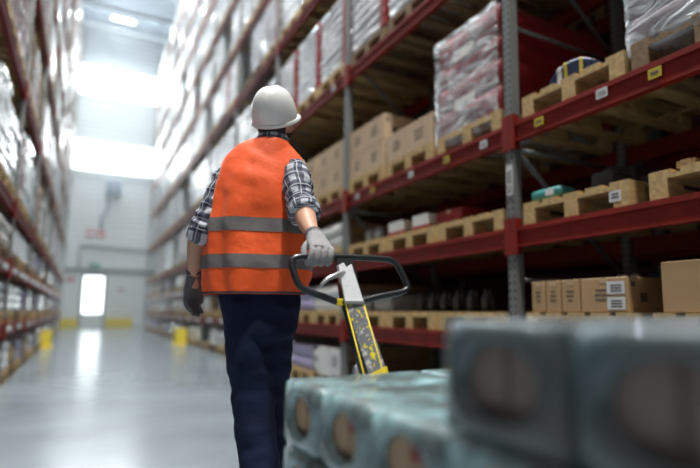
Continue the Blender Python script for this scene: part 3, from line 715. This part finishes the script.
# jack
J = empty('pallet_jack', (.87, 1.45, 0)); tag(J, 'hand pallet jack with black loop handle and worn yellow shaft', 'pallet jack')
def w2(p): return Vector(p) - Vector((.87, 1.45, 0))
for s_ in (-1, 1):
    xs = LX0 + .4 + s_ * .19
    f = MB().rbox(xs - .08 - .87, xs + .08 - .87, LY0 - .02 - 1.45, -.03, .035, .09, 'black_enamel', .008).build('fork', J)
    MB().cyl((xs - .05 - .87, LY0 + .12 - 1.45, .04), (xs + .05 - .87, LY0 + .12 - 1.45, .04), .04, 'black_rubber').build('roller', f)
b = MB().rbox(-.25, .22, -.035, .01, .035, .30, 'yellow_paint', .015).rbox(-.05, .05, .0, .08, .08, .34, 'yellow_paint', .02); b.build('pump_body', J)
for s_ in (-1, 1): MB().cyl((s_ * .09 - .03, .06, .09), (s_ * .09 + .03, .06, .09), .09, 'black_rubber', 24).build('steering_wheel', J)
MB().cyl((-.07, .06, .09), (.07, .06, .09), .02, 'bare_steel').build('axle', J)
def hp(X, z, off=0.):      # a point in the handle's own inclined plane
    return w2((X, 1.60 + (z - .685) * .33 - .10 * (X - .80) + off, z))
def plank(a, b, wa, wb, th, mt, name, par):
    """a tapering bar between (x,z) a and b in the handle plane"""
    m = MB(); vs = []
    for (p, w) in ((a, wa), (b, wb)):
        for off in (-th / 2, th / 2):
            for s_ in (-1, 1): vs.append(hp(p[0] + s_ * w / 2, p[1], off))
    m.add(vs, [(0, 1, 5, 4), (2, 6, 7, 3), (0, 4, 6, 2), (1, 3, 7, 5), (0, 2, 3, 1), (4, 5, 7, 6)], mt); return m.build(name, par)
sh = plank((.790, .925), (.884, .30), .066, .078, .03, 'black_enamel', 'shaft', J)
m = MB(); vs = []
for (x, z, w) in ((.7905, .925, .060), (.8425, .685, .066)):
    for off in (-.0185, -.0155):
        for s_ in (-1, 1): vs.append(hp(x + s_ * w / 2, z, off))
m.add(vs, [(0, 1, 5, 4), (2, 6, 7, 3), (0, 4, 6, 2), (1, 3, 7, 5), (0, 2, 3, 1), (4, 5, 7, 6)], 'shaft_face'); m.build('worn_plate', sh)
m = MB()
for s_ in (-1, 1):
    a, b_ = hp(.7905 + s_ * .032, .925, -.018), hp(.869 + s_ * .0365, .40, -.018)
    m.tube([a, b_], .0028, 'yellow_paint', 6)
a = [hp(.8425 - .035, .695, -.0195), hp(.8425 + .031, .718, -.0195), hp(.869 + .033, .40, -.0195), hp(.869 - .036, .40, -.0195)]
m.add(a, [(0, 1, 2, 3)], 'yellow_paint'); m.build('yellow_band', sh)
# white head plate with a notch
prof = [(.757, .925), (.822, .925), (.800, 1.035), (.796, 1.058), (.777, 1.045), (.768, 1.062), (.748, 1.052)]
vs = [hp(x, z, -.024) for x, z in prof] + [hp(x, z, -.004) for x, z in prof]; n = len(prof)
fs = [tuple(range(n)), tuple(range(n, 2 * n))[::-1]] + [(i, i + n, (i + 1) % n + n, (i + 1) % n) for i in range(n)]
MB().add(vs, fs, 'head_face').build('head_plate', J)
plank((.789, .925), (.779, 1.08), .070, .058, .03, 'black_enamel', 'head_casting', J)
m = MB().box(-.035, .035, -.006, .006, -.005, .005, 'bare_steel', Matrix.Translation(hp(.79, .925, -.022))); m.build('seam_plate', J)
# loop
cr = [(.640, 1.082), (.70, 1.0845), (.78, 1.086), (.86, 1.086), (.940, 1.084), (.972, 1.075), (.990, 1.05), (1.008, .995), (1.005, .975), (.975, .962), (.90, .948), (.842, .934), (.80, .926), (.745, .926), (.69, .945), (.635, .965), (.613, .982), (.600, 1.02), (.595, 1.055), (.606, 1.074)]
kk = [(*hp(x, z), 0) for x, z in cr]; kk = kk + [kk[0]]
pts = [k[:3] for k in catmull(kk, 90)][:-1]
MB().tube(pts, .0115, 'black_enamel', 14, closed=True).build('loop_handle', J)
MB().tube([hp(.775, 1.03, -.012), hp(.74, 1.02, -.03), hp(.70, 1.005, -.04), hp(.676, .985, -.04), hp(.672, .972, -.036)], [.009, .010, .008, .006, .004], 'bare_steel', 10).build('release_lever', J)
MB().rbox(-.012, .012, -.012, .012, -.012, .012, 'yellow_paint', .004, 2, Matrix.Translation(hp(.745, .926))).build('joint', J)

# ------------------------------------------------------------------ the worker
W = empty('person', (.624, 2.235, 0), R(-15.6)); tag(W, 'person from behind in orange vest and white helmet pulling the pallet jack', 'person')
HM = Matrix.Translation((.044, .0, 1.722)) @ Euler((R(22), R(4), R(-45))).to_matrix().to_4x4()     # head frame, +y is the face
def HT(p): return HM @ Vector(p)
# body: one continuous surface
B = MB(); S_ = 'skin'
TOR = [(.010, .01, .90, .125, .09), (-.005, .005, 1.05, .175, .10), (-.003, 0, 1.2, .18, .10), (0, 0, 1.35, .185, .105), (0, .0, 1.46, .175, .095), (.01, 0, 1.53, .12, .075), (.028, 0, 1.58, .06, .058), (.038, .004, 1.63, .052, .055), (.040, .01, 1.70, .05, .055)]
loft(B, TOR, S_, 26, 24, flat=True)
RA = [(.125, -.01, 1.52, .055, .055), (.148, -.06, 1.44, .05, .05), (.158, -.12, 1.365, .045, .045), (.163, -.19, 1.295, .044, .046), (.168, -.25, 1.245, .040, .042), (.178, -.31, 1.20, .031, .034), (.190, -.362, 1.162, .025, .030), (.196, -.40, 1.135, .026, .034)]
loft(B, RA, S_, 24, 18)
LA = [(-.12, 0.01, 1.48, .045, .05), (-.160, .005, 1.40, .042, .045), (-.200, -.003, 1.30, .038, .042), (-.228, -.006, 1.23, .037, .041), (-.250, .02, 1.17, .038, .042), (-.257, .045, 1.09, .030, .034), (-.259, .06, 1.04, .024, .030), (-.262, .07, .99, .022, .034)]
loft(B, LA, S_, 24, 18)
LL = [(-.052, .01, .94, .065, .080), (-.040, .0, .80, .066, .078), (-.022, .01, .66, .056, .062), (-.008, .012, .55, .052, .06), (.012, -.02, .42, .052, .058), (.030, -.05, .29, .045, .052), (.045, -.08, .15, .036, .04), (.05, -.09, .05, .035, .04)]
RL = [(.080, .01, .94, .065, .080), (.076, .04, .80, .066, .075), (.068, .09, .66, .056, .062), (.064, .13, .55, .048, .052), (.068, .165, .42, .052, .058), (.070, .19, .29, .045, .052), (.072, .21, .15, .036, .04), (.073, .22, .05, .035, .04)]
loft(B, LL, S_, 20, 18); loft(B, RL, S_, 20, 18)
# head
def head_mesh(grow=0.):
    vs = []; fs = []; N1, N2 = 28, 36
    for i in range(N1 + 1):
        ph = math.pi * i / N1
        for j in range(N2):
            t = 2 * math.pi * j / N2; x, y, z = math.sin(ph) * math.cos(t), math.sin(ph) * math.sin(t), math.cos(ph)
            q = Vector((x * .072, y * .088, z * .112))
            if z < 0:                                   # taper to the jaw and chin
                q.x *= 1 + .30 * z; q.y *= 1 + .16 * z; q.y += -.012 * z * (1 if y > 0 else -.3)
            if y > 0:
                f = math.exp(-(x / .22) ** 2)
                q.y += f * (.020 * math.exp(-((z + .12) / .13) ** 2) + .007 * math.exp(-((z + .50) / .10) ** 2) + .008 * math.exp(-((z + .86) / .12) ** 2))      # nose, lips, chin
                q.y += .006 * math.exp(-((z - .22) / .08) ** 2) * math.exp(-(x / .5) ** 2)                                                             # brow
                for sx in (-1, 1): q.y -= .009 * math.exp(-(((x - sx * .38) / .16) ** 2 + ((z - .06) / .10) ** 2))                                     # eye sockets
            n = q.normalized(); vs.append(HT(q + n * grow))
    for i in range(N1):
        for j in range(N2): fs.append((i * N2 + j, i * N2 + (j + 1) % N2, (i + 1) * N2 + (j + 1) % N2, (i + 1) * N2 + j)[::-1])
    return vs, fs
vs, fs = head_mesh(); B.add(vs, fs, S_, True)
for sx in (-1, 1):
    m2 = bmesh.new(); bmesh.ops.create_uvsphere(m2, u_segments=14, v_segments=10, radius=1)
    for v in m2.verts:
        c = v.co; v.co = HT((sx * (.071 + .012 * (c.x * sx * .5 + .5)) + c.x * .006, -.005 + c.y * .018 - .006 * c.x * sx, -.012 + c.z * .030))
    m2.verts.index_update(); B.add([v.co.copy() for v in m2.verts], [[v.index for v in f.verts] for f in m2.faces], S_, True); m2.free()
body = B.build('body', W); remesh(body, .0075, 'skin', 2)
for sx in (-1, 1):
    m2 = bmesh.new(); bmesh.ops.create_uvsphere(m2, u_segments=14, v_segments=10, radius=.0115); m2.verts.index_update()
    c0 = Vector((sx * .028, .073, .006)); e = MB().add([HT(c0 + v.co) for v in m2.verts], [[v.index for v in f.verts] for f in m2.faces], 'eye_white', True).build('eye', W)
    MB().add([HT(c0 + Vector((v.co.x * .45, v.co.y * .45 + .0072, v.co.z * .45))) for v in m2.verts], [[v.index for v in f.verts] for f in m2.faces], 'hair', True).build('iris', e); m2.free()
m = MB().tube([HT((-.024, .083, -.056)), HT((-.008, .092, -.053)), HT((.008, .092, -.053)), HT((.024, .083, -.056))], [.002, .005, .005, .002], 'lip', 8); m.build('lips', W)
# hair: cap over the back and sides, clear of the face
vs, fs = head_mesh(.009)
inv = HM.inverted(); keep = []
for f in fs:
    c = sum((inv @ vs[i] for i in f), Vector()) / 4
    if ((c.y < .030 and c.z > -.085) or c.z > .055) and not (abs(c.x) > .056 and c.y > -.010 and c.z < .01): keep.append(f)
hair = MB().add(vs, keep, 'hair', True).build('hair', W)
# hard hat
HM = HM @ Euler((R(10), R(13), R(4))).to_matrix().to_4x4()
m = MB(); N = 48; vs = []; fs = []; prof = []
rings_h = 16
for i in range(rings_h + 1):
    t = i / rings_h * math.pi / 2; c, s_ = math.cos(t), math.sin(t)
    for k in range(N):
        a = 2 * math.pi * k / N; x = math.cos(a) * .090 * c ** .70; y = math.sin(a) * .107 * c ** .70; z = .002 + .134 * s_ ** .95
        rid = .006 * math.exp(-(x / .012) ** 2) * min(1, s_ * 2.2) + .003 * (math.exp(-((x - .035) / .01) ** 2) + math.exp(-((x + .035) / .01) ** 2)) * min(1, s_ * 2.2)
        vs.append(HT((x, y, z + rid)))
for i in range(rings_h):
    for k in range(N): fs.append((i * N + k, i * N + (k + 1) % N, (i + 1) * N + (k + 1) % N, (i + 1) * N + k))
hh = MB().add(vs, fs, 'white_plastic', True).build('hard_hat', W)
vs = []
def brim(a, s_, dz):
    fr = max(0, math.sin(a)) ** 2.2
    rx, ry = .090 + s_ * (.004 + .008 * fr), .107 + s_ * (.004 + .036 * fr)
    return HT((math.cos(a) * rx, math.sin(a) * ry, -.000 - s_ * .008 + dz - .004 * fr * s_))
prf = [(0, .004), (.5, .003), (1, .002), (1.08, -.002), (1, -.005), (.5, -.003), (0, -.003), (-.04, 0)]
for s_, dz in prf:
    for k in range(N): vs.append(brim(2 * math.pi * k / N, s_, dz))
P_ = len(prf); fs = []
for i in range(P_):
    for k in range(N): fs.append((i * N + k, i * N + (k + 1) % N, ((i + 1) % P_) * N + (k + 1) % N, ((i + 1) % P_) * N + k)[::-1])
MB().add(vs, fs, 'white_plastic', True).build('brim', hh)

# clothes
def fold(ax, ay, az, amp, seed=0., ridged=False):
    def f(t, a, p):
        n = noise.noise(Vector((p.x * ax + seed, p.y * ay, p.z * az)))
        n += .5 * noise.noise(Vector((p.x * ax * 2.1, p.y * ay * 2.1 + seed, p.z * az * 2.1)))
        return amp * n
    return f
# shirt
SH = MB()
loft(SH, [(-.005, .005, .99, .195, .118), (-.003, 0, 1.2, .20, .118), (0, 0, 1.35, .20, .115), (0, .0, 1.46, .19, .10), (.01, 0, 1.54, .13, .078), (.03, 0, 1.59, .072, .066), (.036, .002, 1.625, .064, .064)], 'plaid', 30, 40, flat=True, uvscale=1)
def slf(t, a, p):
    return .006 * math.sin(t * 46 + 1.8 * math.sin(a * 2 + t * 9)) * (.25 + .75 * t) + .006 * noise.noise(p * 26)
RS = [(.102, .01, 1.505, .046, .055), (.130, -.035, 1.485, .055, .062), (.136, -.085, 1.44, .060, .066), (.145, -.125, 1.388, .058, .062), (.152, -.158, 1.335, .055, .060), (.160, -.19, 1.30, .060, .062), (.162, -.205, 1.284, .060, .060)]
loft(SH, RS, 'plaid', 60, 44, disp=slf, uvscale=1)
LS = [(-.09, 0.01, 1.50, .055, .062), (-.132, .01, 1.465, .055, .062), (-.160, .005, 1.41, .051, .058), (-.183, .0, 1.35, .048, .055), (-.205, -.002, 1.30, .048, .055), (-.222, -.005, 1.25, .050, .056), (-.232, -.005, 1.215, .050, .056)]
loft(SH, LS, 'plaid', 60, 44, disp=slf, uvscale=1)
sh_ = SH.build('plaid_shirt', W)
# rolled cuffs and collar
loft_c = MB()
loft(loft_c, [(.158, -.185, 1.306, .060, .062), (.160, -.195, 1.296, .066, .067), (.163, -.212, 1.278, .066, .066), (.165, -.222, 1.268, .060, .060), (.165, -.22, 1.27, .048, .048)], 'plaid', 18, 36, disp=lambda t, a, p: .004 * noise.noise(p * 40), uvscale=1, cap=False)
loft_c.build('rolled_cuff', sh_)
loft_c = MB()
loft(loft_c, [(-.224, -.006, 1.245, .050, .056), (-.228, -.005, 1.235, .054, .060), (-.236, -.002, 1.205, .054, .060), (-.239, .002, 1.19, .050, .056), (-.239, .002, 1.195, .040, .044)], 'plaid', 18, 36, disp=lambda t, a, p: .004 * noise.noise(p * 40), uvscale=1, cap=False)
loft_c.build('rolled_cuff', sh_)
col = MB()
loft(col, [(.033, .0, 1.598, .075, .070), (.036, .002, 1.625, .066, .066), (.038, .004, 1.645, .064, .065), (.038, .004, 1.643, .060, .061), (.037, .003, 1.615, .058, .058)], 'plaid', 16, 40, flat=True, cap=False, uvscale=1)
col.build('collar', sh_)
# trousers
T = MB()
tf = fold(5, 5, 16, .009, 3.)
def trf(t, a, p): return tf(t, a, p) + .006 * math.sin(p.z * 42 + 3 * math.sin(a + p.z * 9)) * (.4 if .45 < p.z < .7 else .15) 
loft(T, [(-.008, .005, 1.02, .165, .112), (.008, .005, .95, .166, .116), (.014, .01, .88, .155, .112), (.018, .01, .80, .135, .11), (.018, .01, .77, .08, .08)], 'navy_cloth', 20, 40, flat=True)
loft(T, [(-.052, .0, .94, .086, .108), (-.038, .0, .80, .088, .100), (-.024, .01, .66, .086, .092), (-.010, .012, .55, .083, .088), (.010, -.02, .42, .080, .084), (.030, -.05, .29, .078, .082), (.045, -.08, .16, .076, .082), (.05, -.09, .06, .078, .086)], 'navy_cloth', 70, 40, disp=trf)
loft(T, [(.090, .0, .94, .086, .106), (.070, .035, .80, .084, .098), (.064, .09, .66, .084, .092), (.062, .13, .55, .082, .088), (.064, .165, .42, .080, .084), (.068, .19, .29, .078, .082), (.072, .21, .16, .076, .082), (.073, .22, .06, .078, .086)], 'navy_cloth', 70, 40, disp=trf)
tr = T.build('trousers', W); remesh(tr, .009, 'navy_cloth', 1)
for (x, y) in ((.05, -.10), (.073, .21)):
    bt = MB(); loft(bt, [(x, y - .085, .055, .036, .045), (x, y - .03, .058, .046, .052), (x, y + .06, .05, .050, .044), (x, y + .13, .038, .050, .033), (x, y + .18, .030, .038, .024)], 'boot_leather', 20, 24, ref=(0, 0, 1))
    loft(bt, [(x, y - .02, .05, .05, .055), (x, y, .13, .048, .054)], 'boot_leather', 6, 24, flat=True)
    b_ = bt.build('boot', W); MB().rbox(x - .052, x + .052, y - .12, y + .20, 0, .022, 'black_rubber', .01, 2).build('sole', b_)
# vest
VK = [(-.012, .0, .962, .200, .140), (-.008, .0, 1.0, .208, .143), (-.003, .0, 1.08, .218, .145), (-.006, .0, 1.16, .216, .142), (-.008, .0, 1.25, .208, .138), (-.008, 0, 1.34, .200, .134), (-.004, .0, 1.42, .192, .126), (.002, .0, 1.49, .180, .114), (.008, .0, 1.54, .160, .100), (.012, .0, 1.575, .130, .088), (.020, .0, 1.60, .098, .078), (.030, .0, 1.618, .072, .070)]
def vf(t, a, p):
    z = p.z; lo = max(0, min(1, (1.5 - z) / .4))
    v = .009 * math.sin(a * 9 + 2.2 * noise.noise(Vector((a * 1.3, z * 2.5, 1)))) * (.25 + .75 * lo)
    v += .012 * noise.noise(Vector((p.x * 8, p.y * 8, z * 6)))
    v += .004 * noise.noise(Vector((p.x * 16 + z * 10, p.y * 16, z * 14)))
    v -= .005 * math.exp(-((p.x + .045) / .004) ** 2) * (1 if z < 1.5 and p.y < 0 else 0)        # the centre back pleat
    return v
V = MB(); loft(V, VK, 'orange_vest', 90, 120, power=2.25, flat=True, disp=vf, cap=False)
vest = V.build('hi_vis_vest', W)
md = vest.modifiers.new('thick', 'SOLIDIFY'); md.thickness = .002
def band(z0, z1, mt, name, grow, tilt=0.):
    nr = 90; K = catmull(VK, nr); seg = 120; rows_ = 8
    zs = [z0 + (z1 - z0) * i / rows_ for i in range(rows_ + 1)]; vs = []
    for i, z in enumerate(zs):
        for q in range(nr - 1):
            if K[q][2] <= z <= K[q + 1][2]: f = (z - K[q][2]) / (K[q + 1][2] - K[q][2]); k = [K[q][j] * (1 - f) + K[q + 1][j] * f for j in range(5)]; break
        for j in range(seg):
            a = 2 * math.pi * j / seg; c, s_ = math.cos(a), math.sin(a); e = 2 / 2.25
            d = Vector((math.copysign(abs(c) ** e, c) * k[3], math.copysign(abs(s_) ** e, s_) * k[4], 0)); p = Vector(k[:3])
            d = d * (1 + (vf(0, a, p + d) + grow) / d.length); vs.append(p + d)
    fs = [(i * seg + j, i * seg + (j + 1) % seg, (i + 1) * seg + (j + 1) % seg, (i + 1) * seg + j) for i in range(rows_) for j in range(seg)]
    return MB().add(vs, fs, mt, True).build(name, vest)
band(1.210, 1.266, 'reflective_tape', 'reflective_stripe', .0025)
band(1.064, 1.118, 'reflective_tape', 'reflective_stripe', .0025)
band(.963, .972, 'vest_edge', 'hem_binding', .003)
# right glove, gripping the loop
bd = Vector((.985, .17, 0)).normalized(); G = MB(); gm = 'glove_grey'
bc = Vector((.201, -.468, 1.083))       # the bar inside the fist
off = Vector((0, 0, 0))
# palm from the wrist to the knuckles
def flatloft(mb, pts, mt):             # pts: centre, half width along bar, half thickness
    loft(mb, [(*p, a, b) for p, a, b in pts], mt, 16, 20, power=2.4, ref=Vector((-bd.y, bd.x, 0)) )
flatloft(G, [((.190, -.362, 1.165), .031, .033), ((.194, -.395, 1.146), .036, .030), ((.199, -.430, 1.128), .042, .024), ((.203, -.462, 1.114), .043, .019), ((.205, -.484, 1.103), .042, .0165)], gm)
for i, s_ in enumerate((-.034, -.0115, .0115, .034)):
    k = bc + bd * s_ + Vector((.004, 0, 0)); ln = (.92, 1.05, 1.0, .85)[i]; rr = (.0106, .0110, .0108, .0098)[i]
    P = [(0, .004, .027), (0, -.014, .024), (-.001, -.027, .014 * ln), (-.005, -.031, -.006 * ln), (-.010, -.025, -.022), (-.013, -.008, -.0275), (-.014, .008, -.024)]
    G.tube([c[:3] for c in catmull([(*(k + Vector(p)), 0) for p in P], 18)], [rr * (1 if q < 13 else 1 - .045 * (q - 12)) for q in range(18)], gm, 12)
P = [(.166, -.405, 1.135), (.150, -.428, 1.112), (.150, -.444, 1.086), (.162, -.450, 1.066), (.178, -.455, 1.056)]
G.tube([c[:3] for c in catmull([(*p, 0) for p in P], 14)], [.014, .0145, .014, .013, .0125, .012, .012, .012, .0115, .0115, .011, .0105, .0095, .008], gm, 12)
gl = G.build('right_glove', W); remesh(gl, .0026, gm, 1); gl.name = 'glove'
cf = MB(); loft(cf, [(.187, -.350, 1.172, .034, .036), (.189, -.358, 1.167, .0345, .0365), (.190, -.366, 1.162, .034, .036)], 'glove_cuff', 6, 28, cap=False); cf.build('cuff', gl)
# left glove, hanging relaxed
G = MB(); gm = 'glove_dark'; wd = Vector((.55, .80, .0)).normalized(); nd = Vector((wd.y, -wd.x, 0))
def fl2(pts): loft(G, [(*p, a, b) for p, a, b in pts], gm, 16, 20, power=2.3, ref=-nd)
fl2([((-.259, .060, 1.045), .030, .028), ((-.262, .066, 1.015), .036, .026), ((-.266, .073, .985), .042, .023), ((-.268, .078, .958), .042, .018), ((-.268, .080, .945), .038, .014)])
for i, s_ in enumerate((-.033, -.011, .011, .033)):
    k = Vector((-.268, .079, .952)) + wd * s_; ln = (.062, .074, .070, .055)[::-1][i]
    P = [Vector((0, 0, 0)), nd * .004 + Vector((0, 0, -ln * .45)), nd * .016 + Vector((0, .002, -ln * .80)), nd * .030 + Vector((0, .003, -ln * 1.05))]
    P = [k + p for p in P]
    G.tube([c[:3] for c in catmull([(*p, 0) for p in P], 12)], [.0112] * 9 + [.0105, .0095, .0075], gm, 12)
P = [Vector((-.262, .066, 1.01)) + wd * .026, Vector((-.255, .085, .985)) + wd * .026, Vector((-.248, .095, .955)) + wd * .022, Vector((-.245, .098, .925)) + wd * .018]
G.tube([c[:3] for c in catmull([(*p, 0) for p in P], 12)], [.014] * 6 + [.0125] * 4 + [.011, .009], gm, 12)
gl = G.build('glove', W); remesh(gl, .0035, gm, 2)
cf = MB(); loft(cf, [(-.2585, .057, 1.062, .033, .031), (-.259, .060, 1.048, .033, .031)], 'glove_cuff', 5, 28, cap=False); cf.build('cuff', gl)

# ------------------------------------------------------------------ haze volume added for the glare round the far windows
vm = bpy.data.materials.new('glare_haze'); vm.use_nodes = True; nt = vm.node_tree; nt.nodes.clear()
vo = nt.nodes.new('ShaderNodeOutputMaterial'); sc_ = nt.nodes.new('ShaderNodeVolumeScatter'); sc_.inputs['Color'].default_value = (.86, .94, 1, 1); sc_.inputs['Density'].default_value = .012; sc_.inputs['Anisotropy'].default_value = .55
nt.links.new(sc_.outputs[0], vo.inputs['Volume']); MATS['glare_haze'] = vm
hz = MB().box(-.6, 2.3, 7.0, YB - .9, .02, ZC - 1.6, 'glare_haze').build('glare_haze'); tag(hz, 'faint bluish haze added for the window glare in the far aisle', 'haze', kind='stuff')

# ------------------------------------------------------------------ light
def area(name, loc, rot, sx, sy, pw, col=(.9, .96, 1)):
    l = bpy.data.lights.new(name, 'AREA'); l.shape = 'RECTANGLE'; l.size = sx; l.size_y = sy; l.energy = pw; l.color = col
    o = bpy.data.objects.new(name, l); C.objects.link(o); o.location = loc; o.rotation_euler = rot; return o
for z in (13.4, 9.2):
    o = area('daylight_window', (1.1, YB - .1, z), (R(-90), 0, 0), 9, 1.6, 420); o.data.specular_factor = .25
for y, e in ((-2.5, 1350), (.8, 780), (4.5, 480), (7.5, 420), (11, 380), (14.5, 320), (18, 260), (22, 170), (26, 170), (30, 170)): area('roof_lamp', (.7, y, ZC - 1.35), (0, 0, 0), 1.0, .3, e, (1, .96, .90) if y < 4 else (.86, .95, 1))
w = bpy.data.worlds.new('world'); bpy.context.scene.world = w; w.use_nodes = True
w.node_tree.nodes['Background'].inputs[0].default_value = (.6, .75, .9, 1); w.node_tree.nodes['Background'].inputs[1].default_value = .3
vs_ = bpy.context.scene.view_settings; vs_.view_transform = 'Standard'; vs_.look = 'None'; vs_.gamma = 1; vs_.use_curve_mapping = False; vs_.exposure = .5
